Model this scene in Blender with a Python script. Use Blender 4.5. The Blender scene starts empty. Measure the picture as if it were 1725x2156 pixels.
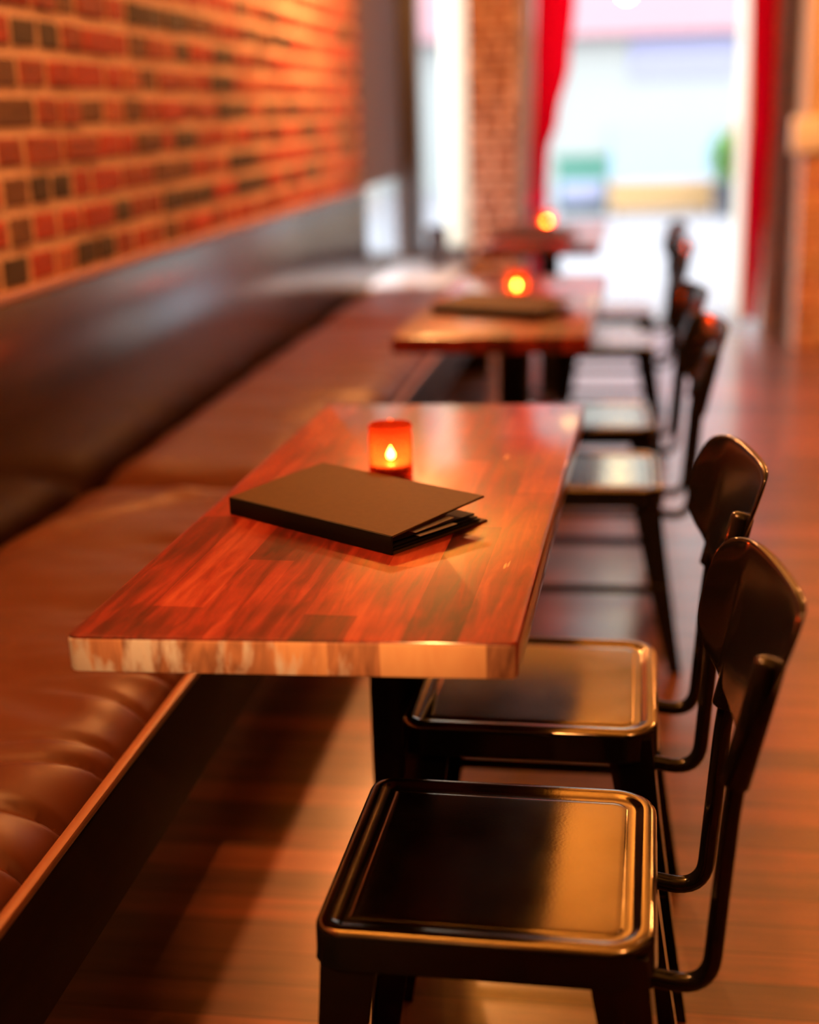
import bpy, bmesh, math, random
from mathutils import Vector, Matrix, noise

random.seed(7)
S = bpy.context.scene
COL = S.collection

# ------------------------------------------------------------------ camera
F_PX, PITCH, YAW, ROLL, CAM_H = 2909.3, 0.281, 0.1579, -0.0292, 1.2964
cam_d = bpy.data.cameras.new('camera')
cam = bpy.data.objects.new('camera', cam_d)
COL.objects.link(cam)
fw = Vector((-math.sin(YAW) * math.cos(PITCH), math.cos(YAW) * math.cos(PITCH), -math.sin(PITCH)))
rt = Vector((math.cos(YAW), math.sin(YAW), 0))
up = rt.cross(fw)
r2 = math.cos(ROLL) * rt + math.sin(ROLL) * up
u2 = -math.sin(ROLL) * rt + math.cos(ROLL) * up
M = Matrix((r2, u2, -fw)).transposed().to_4x4()
M.translation = (0, 0, CAM_H)
cam.matrix_world = M
cam_d.sensor_fit = 'HORIZONTAL'
cam_d.sensor_width = 24.0
cam_d.lens = 24.0 * F_PX / 1725.0
cam_d.clip_start = 0.05
cam_d.dof.use_dof = True
cam_d.dof.focus_distance = 1.74
cam_d.dof.aperture_fstop = 1.2
S.camera = cam

# ------------------------------------------------------------------ colour management, world
vs = S.view_settings
S.display_settings.display_device = 'sRGB'
vs.view_transform = 'Standard'
vs.look = 'None'
vs.exposure = 0.0
vs.gamma = 1.0
vs.use_curve_mapping = False
S.cycles.use_denoising = True
S.cycles.max_bounces = 10
S.cycles.transparent_max_bounces = 16
S.cycles.caustics_reflective = False
S.cycles.sample_clamp_indirect = 6.0

W = bpy.data.worlds.new('overcast_sky')
S.world = W
W.use_nodes = True
bg = W.node_tree.nodes['Background']
bg.inputs['Color'].default_value = (0.90, 0.96, 1.0, 1)
bg.inputs['Strength'].default_value = 5.0

WARM = (1.0, 0.38, 0.11)
LAMP_STRENGTH = 900.0
FLAME_STRENGTH = 480.0
AISLE_LAMPS = ((1.0, .7, .23), (2.0, 5.2, .9), (1.9, 7.1, .4))   # (x, y, relative power); last two added to brighten pier and ceiling
BENCH_LAMPS = ((5.75, 2.22, 1.35), (1.9, 2.40, 1.15))  # the second is unseen, added to brighten the near bricks
SPOT_POWER = 420.0


# ------------------------------------------------------------------ helpers
def lin(h):
    h = h.lstrip('#')
    out = []
    for i in (0, 2, 4):
        c = int(h[i:i + 2], 16) / 255
        out.append(c / 12.92 if c <= 0.04045 else ((c + 0.055) / 1.055) ** 2.4)
    return (*out, 1)


def new_mat(name):
    m = bpy.data.materials.new(name)
    m.use_nodes = True
    nt = m.node_tree
    return m, nt, nt.nodes, nt.links, nt.nodes['Principled BSDF']


def simple(name, col, rough=0.5, metal=0.0, spec=0.5, coat=0.0, noise_amt=0.0, noise_scale=20.0, bump=0.0, stretch=(1, 1, 1), coat_rough=0.1):
    """Principled material with procedural colour, roughness and bump variation."""
    m, nt, N, L, P = new_mat(name)
    P.inputs['Roughness'].default_value = rough
    P.inputs['Metallic'].default_value = metal
    P.inputs['Specular IOR Level'].default_value = spec
    P.inputs['Coat Weight'].default_value = coat
    P.inputs['Coat Roughness'].default_value = coat_rough
    tc = N.new('ShaderNodeTexCoord')
    mp = N.new('ShaderNodeMapping')
    mp.inputs['Scale'].default_value = stretch
    L.new(tc.outputs['Object'], mp.inputs['Vector'])
    nz = N.new('ShaderNodeTexNoise')
    nz.inputs['Scale'].default_value = noise_scale
    nz.inputs['Detail'].default_value = 5
    L.new(mp.outputs['Vector'], nz.inputs['Vector'])
    mix = N.new('ShaderNodeMix')
    mix.data_type = 'RGBA'
    c = Vector(col[:3])
    mix.inputs[6].default_value = (*(c * (1 - noise_amt)), 1)
    mix.inputs[7].default_value = (*(c * (1 + noise_amt)), 1)
    L.new(nz.outputs['Fac'], mix.inputs[0])
    L.new(mix.outputs[2], P.inputs['Base Color'])
    if bump:
        b = N.new('ShaderNodeBump')
        b.inputs['Strength'].default_value = bump
        b.inputs['Distance'].default_value = 0.004
        L.new(nz.outputs['Fac'], b.inputs['Height'])
        L.new(b.outputs['Normal'], P.inputs['Normal'])
    return m


def ramp(N, stops, interp='LINEAR'):
    r = N.new('ShaderNodeValToRGB')
    r.color_ramp.interpolation = interp
    el = r.color_ramp.elements
    while len(el) < len(stops):
        el.new(0.5)
    for e, (p, c) in zip(el, stops):
        e.position = p
        e.color = c
    return r


def math_node(N, L, op, a, b=None):
    n = N.new('ShaderNodeMath')
    n.operation = op
    for i, v in enumerate((a, b)):
        if v is None:
            continue
        if isinstance(v, (int, float)):
            n.inputs[i].default_value = v
        else:
            L.new(v, n.inputs[i])
    return n.outputs[0]


def link_obj(name, me, mat=None, parent=None, loc=None, smooth=True, angle=35):
    o = bpy.data.objects.new(name, me)
    COL.objects.link(o)
    if mat is not None:
        for m in (mat if isinstance(mat, (list, tuple)) else [mat]):
            me.materials.append(m)
    if parent is not None:
        o.parent = parent
    if loc is not None:
        o.location = loc
    if smooth and len(me.polygons):
        me.polygons.foreach_set('use_smooth', [True] * len(me.polygons))
        me.set_sharp_from_angle(angle=math.radians(angle))
    return o


def from_bm(name, bm, mat=None, parent=None, loc=None, smooth=True, angle=35):
    bmesh.ops.recalc_face_normals(bm, faces=bm.faces)
    me = bpy.data.meshes.new(name)
    bm.to_mesh(me)
    bm.free()
    return link_obj(name, me, mat, parent, loc, smooth, angle)


def box(bm, x0, x1, y0, y1, z0, z1, bev=0.0):
    r = bmesh.ops.create_cube(bm, size=1.0)
    vs_ = r['verts']
    for v in vs_:
        v.co = Vector((x0 + (v.co.x + .5) * (x1 - x0), y0 + (v.co.y + .5) * (y1 - y0), z0 + (v.co.z + .5) * (z1 - z0)))
    if bev:
        es = list({e for v in vs_ for e in v.link_edges})
        bmesh.ops.bevel(bm, geom=es, offset=bev, segments=2, affect='EDGES', profile=0.5)
    return bm


def boxes(*args, bev=0.0):
    bm = bmesh.new()
    for a in args:
        box(bm, *a, bev=bev)
    return bm


def lathe(bm, prof, n=32, center=(0, 0), rib=0.0, rib_n=0, cap=True):
    """prof: list of (r, z)."""
    rings = []
    for (r, z) in prof:
        ring = []
        for i in range(n):
            a = 2 * math.pi * i / n
            rr = r
            if rib and r > 0.02:
                rr = r + rib * math.cos(a * rib_n)
            ring.append(bm.verts.new((center[0] + rr * math.cos(a), center[1] + rr * math.sin(a), z)))
        rings.append(ring)
    for a, b in zip(rings, rings[1:]):
        for i in range(n):
            bm.faces.new((a[i], a[(i + 1) % n], b[(i + 1) % n], b[i]))
    if cap:
        bm.faces.new(rings[0])
        bm.faces.new(rings[-1])
    return bm


def loft(bm, rings, cap_start=True, cap_end=True):
    vr = [[bm.verts.new(p) for p in ring] for ring in rings]
    n = len(vr[0])
    for a, b in zip(vr, vr[1:]):
        for i in range(n):
            bm.faces.new((a[i], a[(i + 1) % n], b[(i + 1) % n], b[i]))
    if cap_start:
        bm.faces.new(vr[0])
    if cap_end:
        bm.faces.new(vr[-1])
    return bm


def sweep(bm, path, rx, ry, n=12, side=Vector((0, 1, 0))):
    """Elliptic tube along a path; ry is the half-size along `side`."""
    rings = []
    pts = [Vector(p) for p in path]
    for i, p in enumerate(pts):
        t = (pts[min(i + 1, len(pts) - 1)] - pts[max(i - 1, 0)]).normalized()
        b = (side - t * side.dot(t)).normalized()
        nrm = t.cross(b)
        rings.append([p + nrm * rx * math.cos(2 * math.pi * k / n) + b * ry * math.sin(2 * math.pi * k / n) for k in range(n)])
    return loft(bm, rings)


def fillet(pts, r, n=6):
    """Round the inner corners of a polyline."""
    pts = [Vector(p) for p in pts]
    out = [pts[0]]
    for a, b, c in zip(pts, pts[1:], pts[2:]):
        d1 = (a - b).normalized()
        d2 = (c - b).normalized()
        rr = min(r, (a - b).length * .49, (c - b).length * .49)
        p0, p2 = b + d1 * rr, b + d2 * rr
        for i in range(n + 1):
            t = i / n
            out.append(p0 * (1 - t) ** 2 + b * 2 * t * (1 - t) + p2 * t * t)
    out.append(pts[-1])
    return out


def round_poly(corners, radii, inset=0.0, n=6):
    """Rounded convex polygon (counter-clockwise), moved inwards by inset."""
    k = len(corners)
    cs = [Vector(c).to_2d() for c in corners]
    ins = []
    for i in range(k):
        a, b, c = cs[i - 1], cs[i], cs[(i + 1) % k]
        d1, d2 = (a - b).normalized(), (c - b).normalized()
        s = max(0.2, abs(d1.cross(d2)))
        ins.append(b + (d1 + d2) * (inset / s))
    out = []
    for i in range(k):
        a, b, c = ins[i - 1], ins[i], ins[(i + 1) % k]
        r = max(0.0015, radii[i] - inset)
        d1, d2 = (a - b).normalized(), (c - b).normalized()
        half = math.acos(max(-1, min(1, d1.dot(d2)))) / 2
        tl = r / math.tan(half)
        cen = b + (d1 + d2).normalized() * (r / math.sin(half))
        p0, p1 = b + d1 * tl, b + d2 * tl
        a0 = math.atan2(p0.y - cen.y, p0.x - cen.x)
        a1 = math.atan2(p1.y - cen.y, p1.x - cen.x)
        while a1 < a0:
            a1 += 2 * math.pi
        if a1 - a0 > math.pi:
            a1 -= 2 * math.pi
        for j in range(n + 1):
            t = a0 + (a1 - a0) * j / n
            out.append((cen.x + r * math.cos(t), cen.y + r * math.sin(t)))
    return out


def thing(name, label, cat, loc=(0, 0, 0), rz=0.0, group=None):
    o = bpy.data.objects.new(name, None)
    o.empty_display_size = 0.05
    COL.objects.link(o)
    o.location = loc
    o.rotation_euler = (0, 0, rz)
    tag(o, label, cat, group)
    return o


def tag(o, label, cat, group=None, kind=None):
    o['label'] = label
    o['category'] = cat
    if group:
        o['group'] = group
    if kind:
        o['kind'] = kind
    return o


def struct(name, bm, mat, smooth=False, label=None, parent=None):
    o = from_bm(name, bm, mat, parent, smooth=smooth)
    o['kind'] = 'structure'
    if label:
        o['label'] = label
    return o


def dup(root, loc, rz, label):
    r = root.copy()
    COL.objects.link(r)
    r.location = loc
    r.rotation_euler = (0, 0, rz)
    r['label'] = label
    for ch in list(root.children):
        c = ch.copy()
        COL.objects.link(c)
        c.parent = r
        for g in list(ch.children):
            d = g.copy()
            COL.objects.link(d)
            d.parent = c
    return r


# ------------------------------------------------------------------ materials
def mat_floor():
    m, nt, N, L, P = new_mat('worn_wood_floor')
    tc = N.new('ShaderNodeTexCoord')
    br = N.new('ShaderNodeTexBrick')
    br.inputs['Scale'].default_value = 1.0
    br.inputs['Brick Width'].default_value = 0.95
    br.inputs['Row Height'].default_value = 0.082
    br.inputs['Mortar Size'].default_value = 0.0016
    br.inputs['Color1'].default_value = (0.0, 0.0, 0.0, 1)
    br.inputs['Color2'].default_value = (1.0, 1.0, 1.0, 1)
    br.inputs['Mortar'].default_value = (0.2, 0.2, 0.2, 1)
    br.offset = 0.37
    L.new(tc.outputs['Object'], br.inputs['Vector'])
    mp = N.new('ShaderNodeMapping')
    mp.inputs['Scale'].default_value = (1.3, 14, 1)
    L.new(tc.outputs['Object'], mp.inputs['Vector'])
    nz = N.new('ShaderNodeTexNoise')
    nz.inputs['Scale'].default_value = 2.2
    nz.inputs['Detail'].default_value = 8
    nz.inputs['Roughness'].default_value = 0.65
    L.new(mp.outputs['Vector'], nz.inputs['Vector'])
    big = N.new('ShaderNodeTexNoise')
    big.inputs['Scale'].default_value = 3.0
    big.inputs['Detail'].default_value = 3
    L.new(tc.outputs['Object'], big.inputs['Vector'])
    s = math_node(N, L, 'MULTIPLY', br.outputs['Color'], 0.35)
    t = math_node(N, L, 'MULTIPLY', nz.outputs['Fac'], 0.65)
    u = math_node(N, L, 'ADD', s, t)
    r = ramp(N, [(0.18, (0.028, 0.014, 0.010, 1)), (0.45, (0.125, 0.044, 0.022, 1)), (0.62, (0.23, 0.066, 0.030, 1)), (0.85, (0.32, 0.11, 0.05, 1))])
    L.new(u, r.inputs['Fac'])
    mx = N.new('ShaderNodeMix')
    mx.data_type = 'RGBA'
    mx.blend_type = 'MULTIPLY'
    mx.inputs[0].default_value = 1.0
    L.new(r.outputs['Color'], mx.inputs[6])
    seam = ramp(N, [(0.0, (1, 1, 1, 1)), (1.0, (0.25, 0.22, 0.2, 1))])
    L.new(br.outputs['Fac'], seam.inputs['Fac'])
    L.new(seam.outputs['Color'], mx.inputs[7])
    L.new(mx.outputs[2], P.inputs['Base Color'])
    rr = math_node(N, L, 'MULTIPLY', big.outputs['Fac'], 0.25)
    rr = math_node(N, L, 'ADD', rr, 0.30)
    L.new(rr, P.inputs['Roughness'])
    P.inputs['Coat Weight'].default_value = 1.0
    P.inputs['Coat Roughness'].default_value = 0.2
    b = N.new('ShaderNodeBump')
    b.inputs['Strength'].default_value = 0.25
    b.inputs['Distance'].default_value = 0.002
    L.new(u, b.inputs['Height'])
    L.new(b.outputs['Normal'], P.inputs['Normal'])
    return m


def mat_brick():
    m, nt, N, L, P = new_mat('old_red_brick')
    at = N.new('ShaderNodeAttribute')
    at.attribute_name = 'BrickTone'
    tc = N.new('ShaderNodeTexCoord')
    nz = N.new('ShaderNodeTexNoise')
    nz.inputs['Scale'].default_value = 45
    nz.inputs['Detail'].default_value = 8
    nz.inputs['Roughness'].default_value = 0.7
    L.new(tc.outputs['Object'], nz.inputs['Vector'])
    r = ramp(N, [(0.3, (0.62, 0.60, 0.58, 1)), (0.7, (1.3, 1.25, 1.2, 1))])
    L.new(nz.outputs['Fac'], r.inputs['Fac'])
    mx = N.new('ShaderNodeMix')
    mx.data_type = 'RGBA'
    mx.blend_type = 'MULTIPLY'
    mx.inputs[0].default_value = 1.0
    L.new(at.outputs['Color'], mx.inputs[6])
    L.new(r.outputs['Color'], mx.inputs[7])
    L.new(mx.outputs[2], P.inputs['Base Color'])
    P.inputs['Roughness'].default_value = 0.85
    P.inputs['Specular IOR Level'].default_value = 0.25
    b = N.new('ShaderNodeBump')
    b.inputs['Strength'].default_value = 0.6
    b.inputs['Distance'].default_value = 0.006
    L.new(nz.outputs['Fac'], b.inputs['Height'])
    L.new(b.outputs['Normal'], P.inputs['Normal'])
    return m


def mat_tabletop():
    """Edge-glued strips along local Y, red-brown stain under worn varnish."""
    m, nt, N, L, P = new_mat('stained_table_wood')
    tc = N.new('ShaderNodeTexCoord')
    sp = N.new('ShaderNodeSeparateXYZ')
    L.new(tc.outputs['Object'], sp.inputs[0])
    st = math_node(N, L, 'DIVIDE', sp.outputs['X'], 0.062)
    st = math_node(N, L, 'FLOOR', st)
    seg = math_node(N, L, 'MULTIPLY', st, 0.37)
    seg = math_node(N, L, 'ADD', sp.outputs['Y'], seg)
    seg = math_node(N, L, 'DIVIDE', seg, 0.55)
    seg = math_node(N, L, 'FLOOR', seg)
    cb = N.new('ShaderNodeCombineXYZ')
    L.new(st, cb.inputs[0])
    L.new(seg, cb.inputs[1])
    wn = N.new('ShaderNodeTexWhiteNoise')
    wn.noise_dimensions = '2D'
    L.new(cb.outputs[0], wn.inputs['Vector'])
    mp = N.new('ShaderNodeMapping')
    mp.inputs['Scale'].default_value = (22, 2.2, 22)
    L.new(tc.outputs['Object'], mp.inputs['Vector'])
    gr = N.new('ShaderNodeTexNoise')
    gr.inputs['Scale'].default_value = 2.6
    gr.inputs['Detail'].default_value = 9
    gr.inputs['Roughness'].default_value = 0.62
    gr.inputs['Distortion'].default_value = 0.6
    L.new(mp.outputs['Vector'], gr.inputs['Vector'])
    bl = N.new('ShaderNodeTexNoise')
    bl.inputs['Scale'].default_value = 7
    bl.inputs['Detail'].default_value = 4
    L.new(tc.outputs['Object'], bl.inputs['Vector'])
    a = math_node(N, L, 'MULTIPLY', wn.outputs['Value'], 0.26)
    b = math_node(N, L, 'MULTIPLY', gr.outputs['Fac'], 0.55)
    c = math_node(N, L, 'MULTIPLY', bl.outputs['Fac'], 0.30)
    s = math_node(N, L, 'ADD', a, b)
    s = math_node(N, L, 'ADD', s, c)
    r = ramp(N, [(0.38, (0.020, 0.003, 0.002, 1)), (0.50, (0.080, 0.007, 0.004, 1)), (0.62, (0.18, 0.016, 0.008, 1)), (0.78, (0.31, 0.058, 0.027, 1))])
    L.new(s, r.inputs['Fac'])
    # worn scratches down to pale wood
    mp2 = N.new('ShaderNodeMapping')
    mp2.inputs['Scale'].default_value = (60, 5, 1)
    mp2.inputs['Rotation'].default_value = (0, 0, 0.25)
    L.new(tc.outputs['Object'], mp2.inputs['Vector'])
    sc = N.new('ShaderNodeTexNoise')
    sc.inputs['Scale'].default_value = 1.0
    sc.inputs['Detail'].default_value = 2
    L.new(mp2.outputs['Vector'], sc.inputs['Vector'])
    sr = ramp(N, [(0.735, (0, 0, 0, 1)), (0.76, (1, 1, 1, 1))])
    L.new(sc.outputs['Fac'], sr.inputs['Fac'])
    mx = N.new('ShaderNodeMix')
    mx.data_type = 'RGBA'
    L.new(sr.outputs['Color'], mx.inputs[0])
    L.new(r.outputs['Color'], mx.inputs[6])
    mx.inputs[7].default_value = (0.62, 0.36, 0.2, 1)
    L.new(mx.outputs[2], P.inputs['Base Color'])
    rr = math_node(N, L, 'MULTIPLY', gr.outputs['Fac'], 0.35)
    rr = math_node(N, L, 'ADD', rr, 0.22)
    L.new(rr, P.inputs['Roughness'])
    P.inputs['Coat Weight'].default_value = 0.6
    P.inputs['Coat Roughness'].default_value = 0.11
    P.inputs['Specular IOR Level'].default_value = 0.12
    bp = N.new('ShaderNodeBump')
    bp.inputs['Strength'].default_value = 0.35
    bp.inputs['Distance'].default_value = 0.0012
    L.new(s, bp.inputs['Height'])
    L.new(bp.outputs['Normal'], P.inputs['Normal'])
    return m


def mat_endgrain():
    """Sawn end of the glued strips: blocks of pale and brown wood with chipped varnish."""
    m, nt, N, L, P = new_mat('chipped_end_grain')
    tc = N.new('ShaderNodeTexCoord')
    sp = N.new('ShaderNodeSeparateXYZ')
    L.new(tc.outputs['Object'], sp.inputs[0])
    st = math_node(N, L, 'ADD', sp.outputs['X'], 0.013)
    st = math_node(N, L, 'DIVIDE', st, 0.0575)
    st = math_node(N, L, 'FLOOR', st)
    wn = N.new('ShaderNodeTexWhiteNoise')
    wn.noise_dimensions = '1D'
    L.new(st, wn.inputs['W'])
    mp = N.new('ShaderNodeMapping')
    mp.inputs['Scale'].default_value = (45, 20, 14)
    L.new(tc.outputs['Object'], mp.inputs['Vector'])
    gr = N.new('ShaderNodeTexNoise')
    gr.inputs['Scale'].default_value = 1.0
    gr.inputs['Detail'].default_value = 6
    gr.inputs['Distortion'].default_value = 1.2
    L.new(mp.outputs['Vector'], gr.inputs['Vector'])
    a = math_node(N, L, 'MULTIPLY', wn.outputs['Value'], 0.45)
    b = math_node(N, L, 'MULTIPLY', gr.outputs['Fac'], 0.6)
    s = math_node(N, L, 'ADD', a, b)
    r = ramp(N, [(0.20, (0.20, 0.10, 0.07, 1)), (0.42, (0.52, 0.28, 0.18, 1)), (0.6, (0.74, 0.46, 0.28, 1)), (0.85, (0.82, 0.58, 0.36, 1))])
    L.new(s, r.inputs['Fac'])
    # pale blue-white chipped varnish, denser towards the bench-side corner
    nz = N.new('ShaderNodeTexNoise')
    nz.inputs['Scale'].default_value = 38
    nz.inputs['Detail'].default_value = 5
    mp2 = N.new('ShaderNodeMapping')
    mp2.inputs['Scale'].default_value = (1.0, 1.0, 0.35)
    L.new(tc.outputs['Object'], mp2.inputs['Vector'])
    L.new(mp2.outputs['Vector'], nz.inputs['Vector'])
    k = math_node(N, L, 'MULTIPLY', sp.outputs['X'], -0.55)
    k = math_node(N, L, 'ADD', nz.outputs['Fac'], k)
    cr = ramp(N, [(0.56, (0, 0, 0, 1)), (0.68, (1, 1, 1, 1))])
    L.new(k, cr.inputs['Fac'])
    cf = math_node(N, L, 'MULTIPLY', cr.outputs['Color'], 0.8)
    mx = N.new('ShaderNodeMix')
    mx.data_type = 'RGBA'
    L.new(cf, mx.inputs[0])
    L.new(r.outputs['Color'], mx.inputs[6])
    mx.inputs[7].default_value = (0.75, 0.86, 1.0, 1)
    L.new(mx.outputs[2], P.inputs['Base Color'])
    P.inputs['Roughness'].default_value = 0.45
    bp = N.new('ShaderNodeBump')
    bp.inputs['Strength'].default_value = 0.3
    bp.inputs['Distance'].default_value = 0.001
    L.new(gr.outputs['Fac'], bp.inputs['Height'])
    L.new(bp.outputs['Normal'], P.inputs['Normal'])
    return m


def mat_gunmetal():
    m, nt, N, L, P = new_mat('black_gunmetal')
    tc = N.new('ShaderNodeTexCoord')
    nz = N.new('ShaderNodeTexNoise')
    nz.inputs['Scale'].default_value = 14
    nz.inputs['Detail'].default_value = 7
    L.new(tc.outputs['Object'], nz.inputs['Vector'])
    fine = N.new('ShaderNodeTexNoise')
    fine.inputs['Scale'].default_value = 260
    fine.inputs['Detail'].default_value = 3
    L.new(tc.outputs['Object'], fine.inputs['Vector'])
    P.inputs['Metallic'].default_value = 1.0
    r = ramp(N, [(0.3, (0.26, 0.235, 0.185, 1)), (0.7, (0.33, 0.30, 0.24, 1))])
    L.new(nz.outputs['Fac'], r.inputs['Fac'])
    L.new(r.outputs['Color'], P.inputs['Base Color'])
    rr = math_node(N, L, 'MULTIPLY', nz.outputs['Fac'], 0.14)
    rr = math_node(N, L, 'ADD', rr, 0.09)
    L.new(rr, P.inputs['Roughness'])
    b = N.new('ShaderNodeBump')
    b.inputs['Strength'].default_value = 0.06
    b.inputs['Distance'].default_value = 0.001
    L.new(fine.outputs['Fac'], b.inputs['Height'])
    L.new(b.outputs['Normal'], P.inputs['Normal'])
    return m


def mat_emit(name, col, strength):
    m, nt, N, L, P = new_mat(name)
    P.inputs['Base Color'].default_value = (*col[:3], 1)
    P.inputs['Emission Color'].default_value = (*col[:3], 1)
    P.inputs['Emission Strength'].default_value = strength
    return m


def mat_tinted_glass(name, tint, glow=0.12, rough=0.08, graze=0.6):
    """Thin coloured glass: tinted see-through, a little frosting, glossy surface."""
    m = bpy.data.materials.new(name)
    m.use_nodes = True
    nt = m.node_tree
    N, L = nt.nodes, nt.links
    N.remove(N['Principled BSDF'])
    out = N['Material Output']
    tr = N.new('ShaderNodeBsdfTransparent')
    tr.inputs['Color'].default_value = (*tint, 1)
    tl = N.new('ShaderNodeBsdfTranslucent')
    tl.inputs['Color'].default_value = (*[min(1, c * 1.1) for c in tint], 1)
    mx = N.new('ShaderNodeMixShader')
    mx.inputs[0].default_value = glow
    L.new(tr.outputs[0], mx.inputs[1])
    L.new(tl.outputs[0], mx.inputs[2])
    gl = N.new('ShaderNodeBsdfGlossy')
    gl.inputs['Roughness'].default_value = rough
    lw = N.new('ShaderNodeLayerWeight')
    lw.inputs['Blend'].default_value = 0.5
    fr = math_node(N, L, 'POWER', lw.outputs['Facing'], 5.0)
    fr = math_node(N, L, 'MULTIPLY', fr, graze)
    fr = math_node(N, L, 'ADD', fr, 0.035)
    m2 = N.new('ShaderNodeMixShader')
    L.new(fr, m2.inputs[0])
    L.new(mx.outputs[0], m2.inputs[1])
    L.new(gl.outputs[0], m2.inputs[2])
    L.new(m2.outputs[0], out.inputs['Surface'])
    return m


def mat_cloth(name, col, trans=0.45):
    m = bpy.data.materials.new(name)
    m.use_nodes = True
    nt = m.node_tree
    N, L = nt.nodes, nt.links
    N.remove(N['Principled BSDF'])
    out = N['Material Output']
    df = N.new('ShaderNodeBsdfDiffuse')
    tl = N.new('ShaderNodeBsdfTranslucent')
    tc = N.new('ShaderNodeTexCoord')
    nz = N.new('ShaderNodeTexNoise')
    nz.inputs['Scale'].default_value = 60
    L.new(tc.outputs['Object'], nz.inputs['Vector'])
    c = Vector(col[:3])
    r = ramp(N, [(0.3, (*(c * .85), 1)), (0.7, (*(c * 1.1), 1))])
    L.new(nz.outputs['Fac'], r.inputs['Fac'])
    L.new(r.outputs['Color'], df.inputs['Color'])
    L.new(r.outputs['Color'], tl.inputs['Color'])
    mx = N.new('ShaderNodeMixShader')
    mx.inputs[0].default_value = trans
    L.new(df.outputs[0], mx.inputs[1])
    L.new(tl.outputs[0], mx.inputs[2])
    L.new(mx.outputs[0], out.inputs['Surface'])
    return m


M_FLOOR = mat_floor()
M_BRICK = mat_brick()
M_TOP = mat_tabletop()
M_END = mat_endgrain()
M_METAL = mat_gunmetal()
M_FRAME = simple('black_gloss_paint', (0.007, 0.0065, 0.0075), 0.13, spec=0.35, noise_amt=.2, noise_scale=60)
M_PED = simple('black_powder_coat', (0.008, 0.008, 0.009), 0.42, spec=.25, noise_amt=.2, bump=.05, noise_scale=90)
M_CEIL = simple('ochre_ceiling_paint', (0.90, 0.74, 0.27), 0.8, noise_amt=.08, noise_scale=3)
M_DARKWALL = simple('dark_brown_paint', (0.10, 0.06, 0.045), 0.6, noise_amt=.15, noise_scale=6)
M_ROOM = simple('dark_room_plaster', (0.07, 0.045, 0.035), 0.8, noise_amt=.12, noise_scale=4)
M_PANEL = simple('satin_brown_vinyl', (0.020, 0.009, 0.008), 0.21, noise_amt=.18, noise_scale=5, bump=.04, spec=0.8)
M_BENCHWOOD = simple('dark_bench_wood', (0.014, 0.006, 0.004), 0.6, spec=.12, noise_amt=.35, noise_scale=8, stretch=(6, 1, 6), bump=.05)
M_LITRAIL = simple('lit_rail_wood', (0.26, 0.10, 0.05), 0.38, noise_amt=.3, noise_scale=8, stretch=(6, 1, 6), bump=.04)  # lit top line of the rail, put into a lighter wood colour
M_LEDGE = simple('stained_ledge_wood', (0.34, 0.16, 0.10), 0.45, noise_amt=.25, noise_scale=8, stretch=(6, 1, 6), bump=.04)
M_LEATHER = simple('brown_leather', (0.084, 0.021, 0.007), 0.44, spec=0.25, noise_amt=.16, noise_scale=9, bump=.08)
M_COVER = simple('warm_lit_menu_board', (0.048, 0.024, 0.005), 0.6, spec=0.1, noise_amt=.2, noise_scale=120, bump=.05)  # black cover turned brown, the warm light on it put into the colour
M_SPINE = simple('black_menu_cloth', (0.004, 0.0035, 0.0035), 0.7, spec=0.2, noise_amt=.2, noise_scale=120)
M_PAPER = simple('white_menu_paper', (0.75, 0.75, 0.78), 0.8, noise_amt=.03)
M_GLASS = mat_tinted_glass('amber_votive_glass', (0.95, 0.30, 0.13), 0.11)
M_WAX = simple('candle_wax', (0.30, 0.10, 0.04), 0.4, noise_amt=.1)
M_WICK = simple('burnt_wick', (0.01, 0.01, 0.01), 0.9)
M_FLAME = mat_emit('candle_flame', (1.0, 0.60, 0.24), FLAME_STRENGTH)
M_CURTAIN = mat_cloth('red_curtain_cloth', (0.9, 0.008, 0.13), 0.6)
M_WINFRAME = simple('dark_window_frame', (0.035, 0.030, 0.035), 0.3, noise_amt=.2)
M_CLEAR = mat_tinted_glass('clear_window_glass', (0.96, 0.98, 0.99), 0.0, 0.02, 0.35)
M_GREYPOST = simple('grey_painted_post', (0.22, 0.19, 0.18), 0.45, noise_amt=.25, noise_scale=12)
M_POST = simple('dark_steel_post', (0.035, 0.022, 0.014), 0.5, noise_amt=.3)
M_TAN = simple('tan_boarding', (0.66, 0.52, 0.36), 0.6, noise_amt=.2, noise_scale=6, stretch=(8, 8, .6))
M_WHITE = simple('white_plastic', (0.78, 0.80, 0.80), 0.45, noise_amt=.03)
M_SILL = simple('white_gloss_paint', (0.70, 0.72, 0.75), 0.14, noise_amt=.03)
M_CREAM = simple('cream_door_paint', (0.78, 0.74, 0.60), 0.5, noise_amt=.04)
M_PAVE = simple('pale_paving', (0.27, 0.262, 0.285), 0.7, noise_amt=.1, noise_scale=2.5, bump=.1)
M_FACADE = simple('pale_render', (0.355, 0.365, 0.35), 0.8, noise_amt=.04, noise_scale=1.5)
M_PINK = simple('pink_fascia_paint', (0.48, 0.25, 0.28), 0.7, noise_amt=.05, noise_scale=1.5)
M_LILAC = simple('lilac_blind', (0.30, 0.30, 0.45), 0.7, noise_amt=.06)
M_PALEBLUE = simple('pale_blue_base', (0.33, 0.41, 0.52), 0.6, noise_amt=.05)
M_CRATE = simple('honey_planter_wood', (0.50, 0.30, 0.13), 0.7, noise_amt=.25, noise_scale=5, stretch=(1, 8, 8))
M_SOIL = simple('planter_soil', (0.05, 0.035, 0.025), 0.95, noise_amt=.3, bump=.4)
M_GREENBOX = simple('green_cabinet_paint', (0.06, 0.20, 0.15), 0.4, noise_amt=.15)
M_LEAF = simple('shrub_leaf', (0.12, 0.32, 0.05), 0.5, noise_amt=.35, noise_scale=4)
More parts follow.
